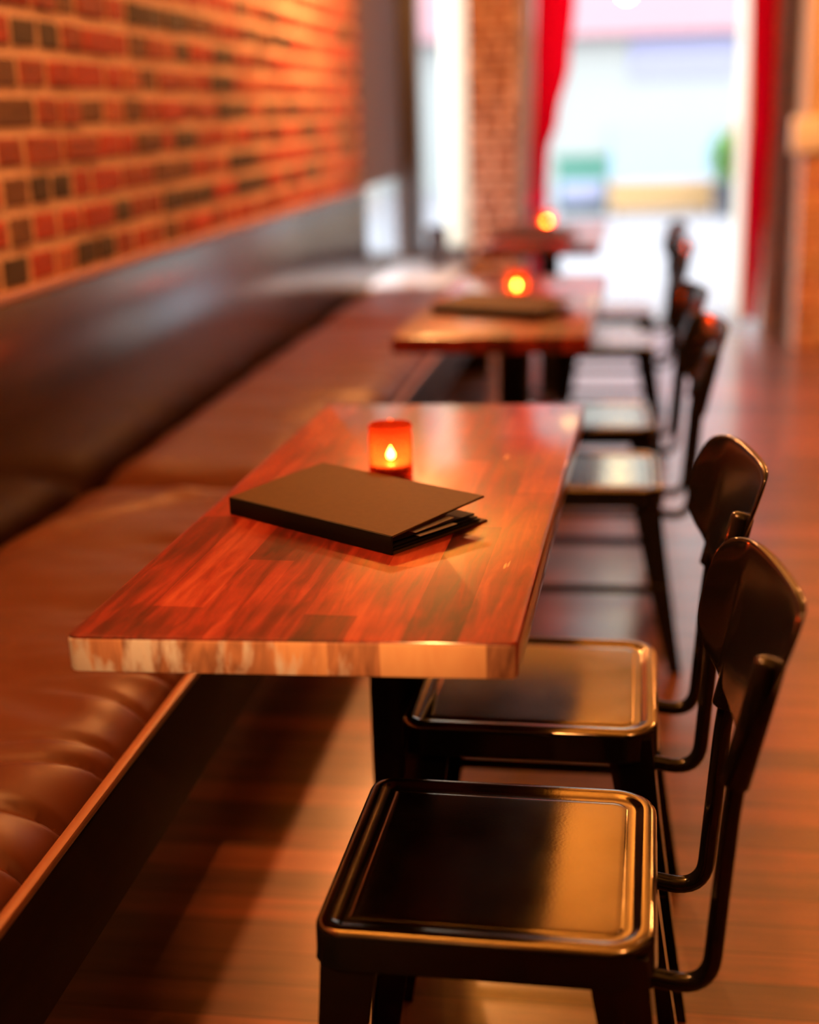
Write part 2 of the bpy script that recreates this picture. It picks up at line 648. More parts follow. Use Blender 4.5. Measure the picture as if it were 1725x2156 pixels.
M_POT = simple('slate_pot', (0.06, 0.065, 0.08), 0.6, noise_amt=.2)
M_CORD = simple('black_cord', (0.01, 0.01, 0.01), 0.6)
M_BRASS = simple('aged_brass', (0.55, 0.33, 0.12), 0.35, metal=1.0, noise_amt=.15)


# ------------------------------------------------------------------ structure
WX = -1.315          # brick wall face
YF = 8.3             # street front
YB = -2.6
H = 2.75

struct('floor', boxes((-1.6, 3.4, YB, YF + .02, -.06, 0)), M_FLOOR)
struct('ceiling', boxes((-1.6, 3.4, YB, YF + .3, H, H + .1)), M_CEIL)


def brick_tone():
    r = random.random()
    if r < .15:
        c = (0.055, 0.040, 0.032)
    elif r < .30:
        c = (0.125, 0.062, 0.040)
    elif r < .55:
        c = (0.24, 0.055, 0.038)
    elif r < .88:
        c = (0.34, 0.052, 0.036)
    else:
        c = (0.36, 0.11, 0.07)
    k = random.uniform(.85, 1.15)
    return (c[0] * k, c[1] * k, c[2] * k, 1)


def brick_wall(name, u0, u1, z0, z1, place, backing, lengths=(.095, .11, .12, .13, .20), course=.084, joint=.022, tone=brick_tone):
    """One wall: backing slab plus individually jittered bricks. place(u, z, d) -> point, d = depth in front of the mortar."""
    bm = bmesh.new()
    lay = bm.loops.layers.float_color.new('BrickTone')
    mortar = (0.62, 0.44, 0.36, 1)
    for b in backing:
        box(bm, *b)
    for f in bm.faces:
        for l in f.loops:
            l[lay] = mortar
    z = z0
    while z < z1 - .02:
        u = u0 - random.uniform(0, .1)
        zc = min(course - joint, z1 - z)
        while u < u1:
            ln = random.choice(lengths) * random.uniform(.92, 1.06)
            a, b = max(u, u0), min(u + ln, u1)
            if b - a > .03:
                d = random.uniform(.004, .010)
                tn = tone()
                j = lambda s=.006: random.uniform(-s, s)
                q = [(a, z), (b, z), (b, z + zc), (a, z + zc)]
                bk = [bm.verts.new(place(x, y, -.002)) for x, y in q]
                e = .007
                fr_q = [(a + e + j(), z + e + j()), (b - e + j(), z + e + j()), (b - e + j(), z + zc - e + j()), (a + e + j(), z + zc - e + j())]
                fr = [bm.verts.new(place(x, y, d + j(.0015))) for x, y in fr_q]
                fs = [bm.faces.new(fr)]
                for i in range(4):
                    fs.append(bm.faces.new((bk[i], bk[(i + 1) % 4], fr[(i + 1) % 4], fr[i])))
                for f in fs:
                    for l in f.loops:
                        l[lay] = tn
            u += ln + joint
        z += course
    o = from_bm(name, bm, M_BRICK, smooth=False)
    o['kind'] = 'structure'
    return o


brick_wall('wall_left', YB, 7.0, .955, H, lambda u, z, d: (WX + d, u, z), [(WX - .15, WX, YB, 7.0, 0, H)])

# stretch of wall beyond the brick: brown panelling above a low side window
struct('trim_1', boxes((WX - .02, WX + .012, 7.0, YF, .94, H), (WX - .02, WX + .01, 7.0, 7.06, 0, .94), (WX - .02, WX + .01, 7.06, YF, 0, .44), (WX - .02, WX + .01, 8.24, YF, .44, .94)), M_DARKWALL)
w1 = struct('window_1', boxes((WX - .006, WX - .002, 7.06, 8.24, .44, .94)), M_CLEAR)
struct('trim_2', boxes((WX - .002, WX + .030, YB, 7.0, .930, .955), bev=.006), M_LEDGE, smooth=True)

struct('windowsill', boxes((WX, -.90, 7.02, YF, .40, .445), bev=.008), M_SILL, smooth=True)

# street front, from the brick wall towards the right
struct('wall_front', boxes((-1.6, -.62, YF, YF + .25, 0, .47), 
                           (-1.345, -1.33, YF, YF + .25, .47, H),
                           (.90, 3.4, YF + .02, YF + .25, 0, H)), M_ROOM)
struct('wall_front_upper', boxes((-.90, -.62, YF + .20, YF + .25, 2.5, H), (-.62, .80, YF, YF + .25, 2.45, H), (-1.33, -.90, YF, YF + .25, 2.45, H)), M_CEIL)
wf = struct('window_2', boxes((-1.33, -.90, YF + .11, YF + .116, .47, 2.45)), M_CLEAR)
f = struct('window_frame', boxes((-1.33, -1.20, YF + .02, YF + .16, .47, 2.45), (-.915, -.90, YF + .04, YF + .16, .47, 2.45),
                                (-1.20, -.915, YF + .06, YF + .16, .47, .52), (-1.20, -.915, YF + .06, YF + .16, 2.38, 2.45), bev=.006), M_WINFRAME, parent=wf)


def pier_tone():
    k = random.uniform(.75, 1.2)
    c = random.choice([(0.22, 0.085, 0.045), (0.27, 0.105, 0.05), (0.20, 0.07, 0.04)])
    return (c[0] * k, c[1] * k, c[2] * k, 1)


brick_wall('pillar_brick', -.90, -.63, 0, H, lambda u, z, d: (u, YF - .02 - d, z), [(-.90, -.62, YF - .02, YF + .25, 0, H)], tone=pier_tone)
struct('door_frame', boxes((-.615, -.575, YF - .05, YF + .10, 0, 2.45), (-.565, -.53, YF - .03, YF + .10, 0, 2.45), (-.53, .80, YF + .02, YF + .1, 2.40, 2.45), bev=.006), M_GREYPOST, smooth=True)
brick_wall('wall_jamb', .795, .872, 0, H, lambda u, z, d: (u, YF - d, z), [(.795, .872, YF, YF + .25, 0, H)], tone=lambda: (0.62, 0.36, 0.30, 1), lengths=(.09, .12))
struct('trim_3', boxes((.868, .912, 8.12, 8.27, 0, H), bev=.008), M_POST, smooth=True)
brick_wall('wall_pier', .925, 3.0, 0, 1.05, lambda u, z, d: (u, 7.75 - d, z), [(.925, 3.4, 7.75, YF + .02, 0, 1.05)],
           tone=lambda: tuple([c * random.uniform(.9, 1.15) for c in random.choice([(0.46, 0.24, 0.15), (0.52, 0.28, 0.18), (0.42, 0.20, 0.13)])] + [1]), lengths=(.19, .21))
bm = bmesh.new()
box(bm, .925, 3.4, 7.77, YF + .02, 1.05, H)
x = .925
while x < 3.2:
    box(bm, x + .004, x + .066, 7.745, 7.77, 1.05, H, bev=.004)
    x += .07
struct('trim_4', bm, M_TAN, smooth=True)
struct('wall_right', boxes((3.2, 3.4, YB, YF, 0, H)), M_ROOM)
struct('wall_back', boxes((-1.6, 3.4, YB - .2, YB, 0, H)), M_ROOM)

# open street door, folded back outside the right jamb
d1 = struct('door_1', boxes((.690, .735, YF + .26, YF + 1.1, 0.01, 2.42), bev=.006), M_CREAM, smooth=True)
struct('door_handle', boxes((.673, .689, YF + .98, YF + 1.0, .85, 1.2), bev=.004), M_BRASS, smooth=True, parent=d1)

# outdoors
struct('pavement', boxes((-30, 30, YF + .02, 45, -.14, -.02)), M_PAVE)

# ------------------------------------------------------------------ things outdoors
b_ = thing('shop_building', 'pale rendered building across the street, pink fascia above lilac blinds', 'building', (0, 24, 0))
from_bm('facade_wall', boxes((-12, 12, 0, 4, -.02, 9)), M_FACADE, b_, smooth=False)
from_bm('fascia', boxes((-12, 12, -.35, 0, 2.42, 3.7)), M_PINK, b_, smooth=False)
from_bm('window_blind', boxes((0.05, 1.75, -.05, 0, 1.72, 2.36)), M_LILAC, b_, smooth=False)
from_bm('base_panel', boxes((-.25, 1.45, -.08, 0, -.02, 1.0)), M_PALEBLUE, b_, smooth=False)

co = thing('street_column', 'cream column standing outside the tall street window', 'column', (-1.10, 9.4, -.02))
from_bm('shaft', lathe(bmesh.new(), [(.10, .12), (.095, 3.2)], 32), M_CREAM, co)
from_bm('column_base', boxes((-.13, .13, -.13, .13, 0, .12), bev=.01), M_CREAM, co)

pl = thing('street_planter', 'long honey-coloured wooden planter on the sunlit paving outside the door', 'planter', (.44, 18.2, -.02))
bm = bmesh.new()
for k in range(3):
    box(bm, -.64, .64, -.26, -.23, .06 + k * .115, .165 + k * .115, bev=.006)
    box(bm, -.64, .64, .23, .26, .06 + k * .115, .165 + k * .115, bev=.006)
    box(bm, -.64, -.61, -.23, .23, .06 + k * .115, .165 + k * .115, bev=.006)
    box(bm, .61, .64, -.23, .23, .06 + k * .115, .165 + k * .115, bev=.006)
from_bm('planter_box', bm, M_CRATE, pl)
from_bm('soil', boxes((-.61, .61, -.23, .23, .07, .36)), M_SOIL, pl)
for sx in (-.56, .56):
    from_bm('foot', boxes((sx - .05, sx + .05, -.24, .24, 0, .06), bev=.006), M_SOIL, pl)

cb_ = thing('street_cabinet', 'dark green street cabinet standing on the paving beside the red curtain', 'cabinet', (-.55, 18.4, -.02))
from_bm('cabinet_body', boxes((-.33, .33, -.2, .2, .12, .66), bev=.015), M_GREENBOX, cb_)
from_bm('cabinet_lid', boxes((-.36, .36, -.23, .23, .66, .74), bev=.012), M_GREENBOX, cb_)
from_bm('plinth', boxes((-.31, .31, -.18, .18, 0, .12), bev=.008), M_POT, cb_)
from_bm('cabinet_door', boxes((-.28, .28, -.215, -.2, .16, .42), bev=.006), M_LILAC, cb_)

sh = thing('potted_shrub', 'green leafy shrub in a dark pot at the end of the wooden planter', 'plant', (1.22, 17.5, -.02))
from_bm('pot', lathe(bmesh.new(), [(.13, 0), (.19, .34), (.21, .36), (.21, .40), (.18, .40), (.17, .36)], 28), M_POT, sh)
bm = bmesh.new()
for k in range(760):
    v = Vector((random.gauss(0, 1), random.gauss(0, 1), random.gauss(0, 1))).normalized() * random.uniform(.35, 1)
    p = Vector((v.x * .27, v.y * .27, .70 + v.z * .32))
    q = Matrix.Rotation(random.uniform(0, 6.28), 3, 'Z') @ Matrix.Rotation(random.uniform(-1, 1), 3, 'X')
    l, w = random.uniform(.05, .09), random.uniform(.018, .03)
    pts = [(0, 0, 0), (w, l * .45, .012), (0, l, 0), (-w, l * .45, .012)]
    vs_ = [bm.verts.new(p + q @ Vector(t)) for t in pts]
    bm.faces.new(vs_)
me = bpy.data.meshes.new('foliage')
bm.to_mesh(me)
bm.free()
link_obj('foliage', me, M_LEAF, sh, smooth=False)
bm = bmesh.new()
for k in range(5):
    a = k * 1.3
    sweep(bm, [(0.03 * math.cos(a), .03 * math.sin(a), .36), (.06 * math.cos(a), .06 * math.sin(a), .55), (.14 * math.cos(a), .14 * math.sin(a), .75)], .009, .009, 6, Vector((.3, 1, .1)))
from_bm('stem', bm, M_BENCHWOOD, sh)

lt = thing('outdoor_pendant', 'small glowing bulb on a cord hanging in the street doorway', 'lamp', (-.01, 8.75, 1.96))
from_bm('bulb', lathe(bmesh.new(), [(.004, -.06), (.028, -.05), (.042, -.02), (.042, .005), (.028, .035), (.016, .055), (.014, .07)], 20), mat_emit('clear_bulb_glow', (1, .74, .30), 22), lt)
from_bm('cord', boxes((-.004, .004, -.004, .004, .10, .79)), M_CORD, lt, smooth=False)
from_bm('socket', lathe(bmesh.new(), [(.018, .06), (.018, .12), (.006, .125)], 16), M_BRASS, lt)
struct('trim_5', boxes((-.7, .9, YF + .25, YF + .95, H, H + .1)), M_FACADE)

# ------------------------------------------------------------------ curtains
def curtain(name, label, levels, folds, yc, tie_z=None):
    """levels: (z, x left, x right), top to bottom; folded cloth with thickness."""
    t = thing(name, label, 'curtain', (0, 0, 0), group='red doorway curtains')
    nz_, nu = 60, 96
    zs = [levels[0][0] + (levels[-1][0] - levels[0][0]) * i / nz_ for i in range(nz_ + 1)]

    def at(z):
        for (a, b) in zip(levels, levels[1:]):
            if a[0] >= z >= b[0]:
                k = (a[0] - z) / (a[0] - b[0])
                k = k * k * (3 - 2 * k)
                return a[1] + (b[1] - a[1]) * k, a[2] + (b[2] - a[2]) * k
        return levels[-1][1:]
    bm = bmesh.new()
    grid = []
    for z in zs:
        xl, xr = at(z)
        amp = .022 + .05 * min(1, max(0, .3 - abs(xr - xl)) / .3)
        row = []
        for i in range(nu + 1):
            u = i / nu
            ph = u * folds * 2 * math.pi + .5 * math.sin(z * 2.1 + u * 5)
            row.append(bm.verts.new((xl + (xr - xl) * u + .006 * math.sin(2 * ph), yc + amp * math.sin(ph) * (.7 + .3 * math.sin(u * 7)), z)))
        grid.append(row)
    for a, b in zip(grid, grid[1:]):
        for i in range(nu):
            bm.faces.new((a[i], a[i + 1], b[i + 1], b[i]))
    o = from_bm('curtain_cloth', bm, M_CURTAIN, t, angle=80)
    md = o.modifiers.new('thickness', 'SOLIDIFY')
    md.thickness = .003
    if tie_z:
        xl, xr = at(tie_z)
        bm = bmesh.new()
        path = []
        for k in range(25):
            a = 2 * math.pi * k / 24
            path.append(((xl + xr) / 2 + (xr - xl) * .56 * math.cos(a), yc + .085 * math.sin(a), tie_z + .012 * math.cos(a)))
        n = len(path) - 1
        rings = []
        for k in range(n):
            p = Vector(path[k])
            c = Vector(((xl + xr) / 2, yc, p.z))
            r = (p - c).normalized() * .006
            rings.append([p + r + Vector((0, 0, .03)), p - r + Vector((0, 0, .03)), p - r - Vector((0, 0, .03)), p + r - Vector((0, 0, .03))])
        vr = [[bm.verts.new(q) for q in ring] for ring in rings]
        for k in range(n):
            a, b = vr[k], vr[(k + 1) % n]
            for i in range(4):
                bm.faces.new((a[i], a[(i + 1) % 4], b[(i + 1) % 4], b[i]))
        from_bm('tieback', bm, M_CURTAIN, t)
    return t


curtain('curtain', 'red curtain drawn back and tied beside the brick pillar behind the last table',
        [(2.38, -.56, -.10), (1.88, -.505, -.295), (1.55, -.515, -.325), (1.25, -.525, -.39), (1.05, -.535, -.445), (.80, -.54, -.455), (.55, -.545, -.43), (.12, -.55, -.42)], 5, 8.16, .80)
curtain('curtain', 'narrow red curtain hanging straight by the dark post, no table in front',
        [(2.38, .64, .83), (1.88, .665, .800), (1.25, .680, .805), (.85, .668, .79), (.45, .675, .775), (.10, .685, .75)], 4, 8.20)
rod = thing('curtain_rod', 'black rod across the top of the street doorway carrying the red curtains', 'curtain rod', (0, 8.18, 2.395))
bm = bmesh.new()
sweep(bm, [(-.6, 0, 0), (.14, 0, 0), (.86, 0, 0)], .014, .014, 12, Vector((0, 0, 1)))
from_bm('pole', bm, M_CORD, rod)
for sx in (-.58, .84):
    from_bm('bracket', boxes((sx - .012, sx + .012, 0, .13, -.012, .012), bev=.003), M_CORD, rod)

eb = thing('wall_box', 'white electrical box on the tan boarding beside the dark post', 'electrical box', (.94, 7.745, 1.13))
from_bm('box_body', boxes((-.085, .085, -.07, 0, -.09, .09), bev=.01), M_WHITE, eb)
from_bm('box_lid', boxes((-.075, .075, -.078, -.07, -.08, .08), bev=.004), M_WHITE, eb)
from_bm('conduit', boxes((-.012, .012, -.03, -.006, .09, 1.6), bev=.004), M_TAN, eb)

# ------------------------------------------------------------------ bench
bn = thing('banquette_bench', 'long built-in bench with a dark panelled back under the brick wall', 'bench', (0, 0, 0))
BY0, BY1 = -.6, 7.0
from_bm('back_panel', boxes((WX - .001, WX + .028, BY0, BY1, .40, .930), bev=.004), M_PANEL, bn)
from_bm('front_rail', boxes((-.682, -.665, BY0, BY1, .436, .450), bev=.005), M_LITRAIL, bn)
from_bm('front_board', boxes((-.684, -.667, BY0, BY1, .27, .436), bev=.003), M_BENCHWOOD, bn)  # shaded front of the rail, its shade put into the dark wood
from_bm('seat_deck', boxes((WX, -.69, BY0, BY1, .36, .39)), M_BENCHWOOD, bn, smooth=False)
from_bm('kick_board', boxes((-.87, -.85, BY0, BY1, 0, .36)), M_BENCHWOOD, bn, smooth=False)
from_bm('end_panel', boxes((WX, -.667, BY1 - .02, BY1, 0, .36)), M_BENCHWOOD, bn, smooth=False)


def cushion(label, y0, y1, seed, dy, pucker=True):
    rnd = random.Random(seed)
    x0, x1 = WX + .032, -.702
    nx = 74
    ny = int((y1 - y0) / dy)
    pk = []
    y = y0 + .05
    while y < y1:
        pk.append((y, rnd.uniform(-.10, .55), rnd.uniform(.5, 1.0)))
        y += rnd.choice((rnd.uniform(.05, .075), rnd.uniform(.10, .15)))
    bm = bmesh.new()
    rows = []
    zb = .392

    def edge(d, r):
        k = max(0.0, 1 - d / r)
        return math.sqrt(max(0.0, 1 - k * k))
    for j in range(ny + 1):
        v = j / ny
        yy = y0 + (y1 - y0) * v
        row = []
        for i in range(nx + 1):
            u = 1 - (1 - i / nx) ** 1.6
            xx = x0 + (x1 - x0) * u
            df = x1 - xx
            db = xx - x0
            de = min(yy - y0, y1 - yy)
            h = .062 * edge(df, .10) * edge(db, .10) * edge(de, .13)
            h += .018 * edge(df, .32) * edge(de, .4)
            h += .0035 * noise.noise((xx * 2, yy * 5.5, seed)) + .003 * math.sin(yy * 19 + 2.2 * xx + seed)
            if pucker:
                dl = (xx + 1.27) * .876 - (yy - 2.50) * .482          # diagonal fold of slack leather near the far end
                al = (xx + 1.27) * .482 + (yy - 2.50) * .876
                h += .016 * math.exp(-(dl / .035) ** 2) * (1 / (1 + math.exp(-(al + .05) * 18))) * (1 / (1 + math.exp((al - .55) * 14))) * edge(de, .1)
                w = 0
                for (py, sl, am) in pk:
                    dd = yy - py + sl * df
                    if abs(dd) < .09:
                        sg = .006 + .085 * df
                        w += am * math.exp(-(dd / sg) ** 2)
                h -= .020 * w * math.exp(-df / .13) * min(1, edge(df, .03) + .25)
                h += .010 * noise.noise((xx * 8 + yy * 4 + seed, yy * 13, 3)) * math.exp(-df / .28)
            row.append(bm.verts.new((xx, yy, zb + max(.004, h))))
        rows.append(row)
    for a, b in zip(rows, rows[1:]):
        for i in range(nx):
            bm.faces.new((a[i], a[i + 1], b[i + 1], b[i]))
    # underside
    ring = rows[0] + [r[-1] for r in rows[1:]] + rows[-1][-2::-1] + [r[0] for r in rows[-2:0:-1]]
    low = [bm.verts.new((q.co.x, q.co.y, .390)) for q in ring]
    n = len(ring)
    for i in range(n):
        bm.faces.new((ring[i], ring[(i + 1) % n], low[(i + 1) % n], low[i]))
    bm.faces.new(low)
    o = from_bm('bench_cushion', bm, M_LEATHER, angle=60)
    tag(o, label, 'cushion', 'leather bench cushions')
    return o


cushion('brown leather bench cushion with puckered front edge, beside the table in focus', .45, 3.09, 3, .0085)
cushion('smooth brown leather bench cushion between the first table and the middle table', 3.11, 5.62, 11, .02)
cushion('short brown leather bench cushion at the window end, beside the last table', 5.64, 6.97, 23, .02)

bx = thing('window_planter', 'small dark square planter standing on the white window sill past the bench', 'planter', (-1.05, 7.9, .445))
from_bm('planter_body', loft(bmesh.new(), [[(-s, -s, z), (s, -s, z), (s, s, z), (-s, s, z)] for s, z in ((.045, 0), (.055, .20), (.058, .205), (.058, .23), (.048, .23), (.048, .20))]), M_WINFRAME, bx, angle=20)
from_bm('soil', boxes((-.047, .047, -.047, .047, .17, .215)), M_SOIL, bx)

# ------------------------------------------------------------------ tables
def dining_table(label, cx, cy, rz, corners, end_mat):
    t = thing('dining_table', label, 'table', (cx, cy, 0), rz, 'wooden tables along the bench')
    # tabletop (origin in its middle)
    T0, T1 = -.043, 0.0
    rad = (.014, .010, .010, .010)
    bm = bmesh.new()
    rings = []
    for ins, z in ((.004, T0), (.0012, T0 + .0012), (0, T0 + .004), (0, T1 - .006), (.0007, T1 - .003), (.0022, T1 - .0008), (.005, T1)):
        rings.append([(x, y, z) for x, y in round_poly(corners, rad, ins)])
    loft(bm, rings)
    bmesh.ops.recalc_face_normals(bm, faces=bm.faces)
    for f_ in bm.faces:
        if abs(f_.normal.y) > .6 and abs(f_.normal.z) < .5:
            f_.material_index = 1
    from_bm('tabletop', bm, [M_TOP, end_mat], t, (0, 0, .75))
    bm = bmesh.new()
    lathe(bm, [(.049, .028), (.049, .690)], 40)
    from_bm('column', bm, M_PED, t)
    bm = lathe(bmesh.new(), [(.098, 0), (.098, .008), (.092, .012), (.062, .016), (.052, .03)], 40)
    from_bm('base_plate', bm, M_PED, t)
    bm = bmesh.new()
    box(bm, -.17, .17, -.025, .025, .690, .707, bev=.003)
    box(bm, -.025, .025, -.30, .30, .690, .707, bev=.003)
    from_bm('top_bracket', bm, M_PED, t)
    return t


c1 = [(-.609, 1.358), (-.106, 1.376), (-.071, 2.630), (-.575, 2.623)]
RZ1 = -.0276
ccx, ccy = -.34, 1.997
rot = Matrix.Rotation(-RZ1, 2)
loc1 = [tuple(rot @ Vector((x - ccx, y - ccy))) for x, y in c1]
dining_table('red-brown wooden table in sharp focus, its chipped end towards the viewer', ccx, ccy, RZ1, loc1, M_END)
hw, hl = .252, .67
loc2 = [(-hw, -hl), (hw, -hl), (hw, hl), (-hw, hl)]
dining_table('blurred wooden table in the middle of the row, second from the viewer', -.322, 4.12, -.02, loc2, M_TOP)
dining_table('blurred wooden table farthest from the viewer, near the street doorway', -.345, 6.50, -.015, loc2, M_TOP)

# ------------------------------------------------------------------ menus
def menu(label, hinge0, hinge1, width, z=.75):
    """Closed menu: hinge edge from hinge0 to hinge1 (bottom corners of the spine), opening away from the viewer."""
    a, b = Vector(hinge0), Vector(hinge1)
    d = (b - a)
    ln = d.length
    rz = math.atan2(d.y, d.x)
    t = thing('menu_folder', label, 'menu', (a.x, a.y, z), rz, 'menus on the tables')
    th, rise = .0255, .013            # spine height, extra lift at the far edge
    wv = width

    def slab(x0, x1, pts, thick):
        """sheet following (y, z) points."""
        bm = bmesh.new()
        prof = [(y, zz) for y, zz in pts] + [(y, zz + thick) for y, zz in reversed(pts)]
        loft(bm, [[(x0, y, zz) for y, zz in prof], [(x1, y, zz) for y, zz in prof]])
        es = [e for e in bm.edges]
        bmesh.ops.bevel(bm, geom=es, offset=thick * .3, segments=2, affect='EDGES')
        return bm
    from_bm('front_cover', slab(0, ln, [(.002, th - .003), (wv * .5, th + rise * .55 - .003), (wv, th + rise - .003)], .003), M_COVER, t)
    from_bm('back_cover', slab(0, ln, [(.002, 0), (wv + .006, 0)], .0028), M_COVER, t)
    from_bm('spine', boxes((0, ln, -.0008, .0030, .0004, th), bev=.0011), M_SPINE, t)
    for i, (z0, z1, w) in enumerate(((.0045, .0040, .97), (.0085, .0078, .95), (.0150, .0125, .93))):
        from_bm('page_board', slab(.004, ln - .003 - .002 * i, [(.004, z0), (wv * .5, (z0 + z1) / 2), (wv * w, z1)], .0024), M_SPINE, t)
    for (z0, z1, w0, w, dx) in ((.0116, .0106, .30, .70, .001), (.0190, .0215, .25, .66, .000)):
        from_bm('paper_sheet', slab(.02, ln - .001 - dx, [(wv * w0, z0), (wv * (w0 + w) / 2, (z0 + z1) / 2), (wv * w, z1)], .0008), M_PAPER, t)
    return t


menu('dark menu lying closed with its cover lifting, on the table in focus', (-.555, 1.846), (-.290, 1.668), .188)
menu('blurred dark menu lying on the middle table, with a candle behind it', (-.535, 3.86), (-.225, 3.715), .20)
menu('blurred dark menu lying on the last table near the street doorway', (-.575, 6.20), (-.275, 6.08), .20)

# ------------------------------------------------------------------ candles
def votive(label, x, y, z=.75):
    t = thing('votive_candle', label, 'candle', (x, y, z), 0, 'votive candles on the tables')
    R, Ht = .0335, .083
    bm = bmesh.new()
    # ribbed outer wall, rolled rim, smooth inner wall
    prof = [(.0300, .0), (R, .003), (R, .068), (R - .0005, .071), (R - .001, .074), (R + .0012, .0765), (R + .0016, .080), (R + .0002, Ht), (R - .0022, Ht - .001),
            (R - .003, .078), (R - .0035, .070), (R - .0035, .010), (R - .010, .006), (.004, .006)]
    n = 192
    rings = []
    for r, zz in prof:
        ring = []
        for i in range(n):
            a = 2 * math.pi * i / n
            rib = .0006 * math.cos(a * 48) if (.002 < zz < .072 and r > R - .0015) else 0
            ring.append(bm.verts.new(((r + rib) * math.cos(a), (r + rib) * math.sin(a), zz)))
        rings.append(ring)
    for a, b in zip(rings, rings[1:]):
        for i in range(n):
            bm.faces.new((a[i], a[(i + 1) % n], b[(i + 1) % n], b[i]))
    bm.faces.new(rings[0])
    bm.faces.new(rings[-1])
    from_bm('glass', bm, M_GLASS, t, angle=60)
    from_bm('wax', lathe(bmesh.new(), [(.026, .0065), (.0285, .009), (.0288, .0215), (.026, .0225), (.006, .0212)], 40), M_WAX, t)
    w = bmesh.new()
    sweep(w, [(0, 0, .021), (.0004, 0, .025), (.001, .0003, .029)], .0007, .0007, 8, Vector((0, 1, 0)))
    from_bm('wick', w, M_WICK, t)
    from_bm('flame', lathe(bmesh.new(), [(.0006, .0262), (.0044, .0280), (.0066, .0320), (.0062, .0365), (.0036, .0415), (.0012, .0455), (.0003, .0480)], 20), M_FLAME, t)
    return t


votive('ribbed amber glass candle burning behind the menu on the table in focus', -.357, 2.072)
votive('blurred lit candle glass behind the menu on the middle table', -.322, 4.22)
votive('blurred lit candle glass on the last table near the curtain', -.367, 6.72)

# ------------------------------------------------------------------ chairs
HS = .186


def leg_mesh(sx, sy):
    """Tapered angle-section leg under corner (sx, sy), splayed outwards."""
    def ring(z, off, w):
        cx, cy = sx * (HS - .010 + off[0]), sy * (HS - .010 + off[1])
        t = .004
        pts = [(0, 0), (-w, 0), (-w, -t), (-t * 1.6, -t), (-t, -t * 1.6), (-t, -w), (0, -w)]
        return [(cx + sx * px, cy + sy * py, z) for px, py in pts]
    bm = bmesh.new()
    rings = []
    for k in range(7):
        s = k / 6
        z = .437 - s * .437
        sp = s ** 1.15
        off = ((.058 if sx > 0 else .030) * sp, .030 * sp)
        rings.append(ring(z, off, .066 - .034 * s))
    loft(bm, rings)
    bmesh.ops.bevel(bm, geom=[e for e in bm.edges if abs(e.verts[0].co.z - e.verts[1].co.z) > .02], offset=.0012, segments=1, affect='EDGES')
    return bm


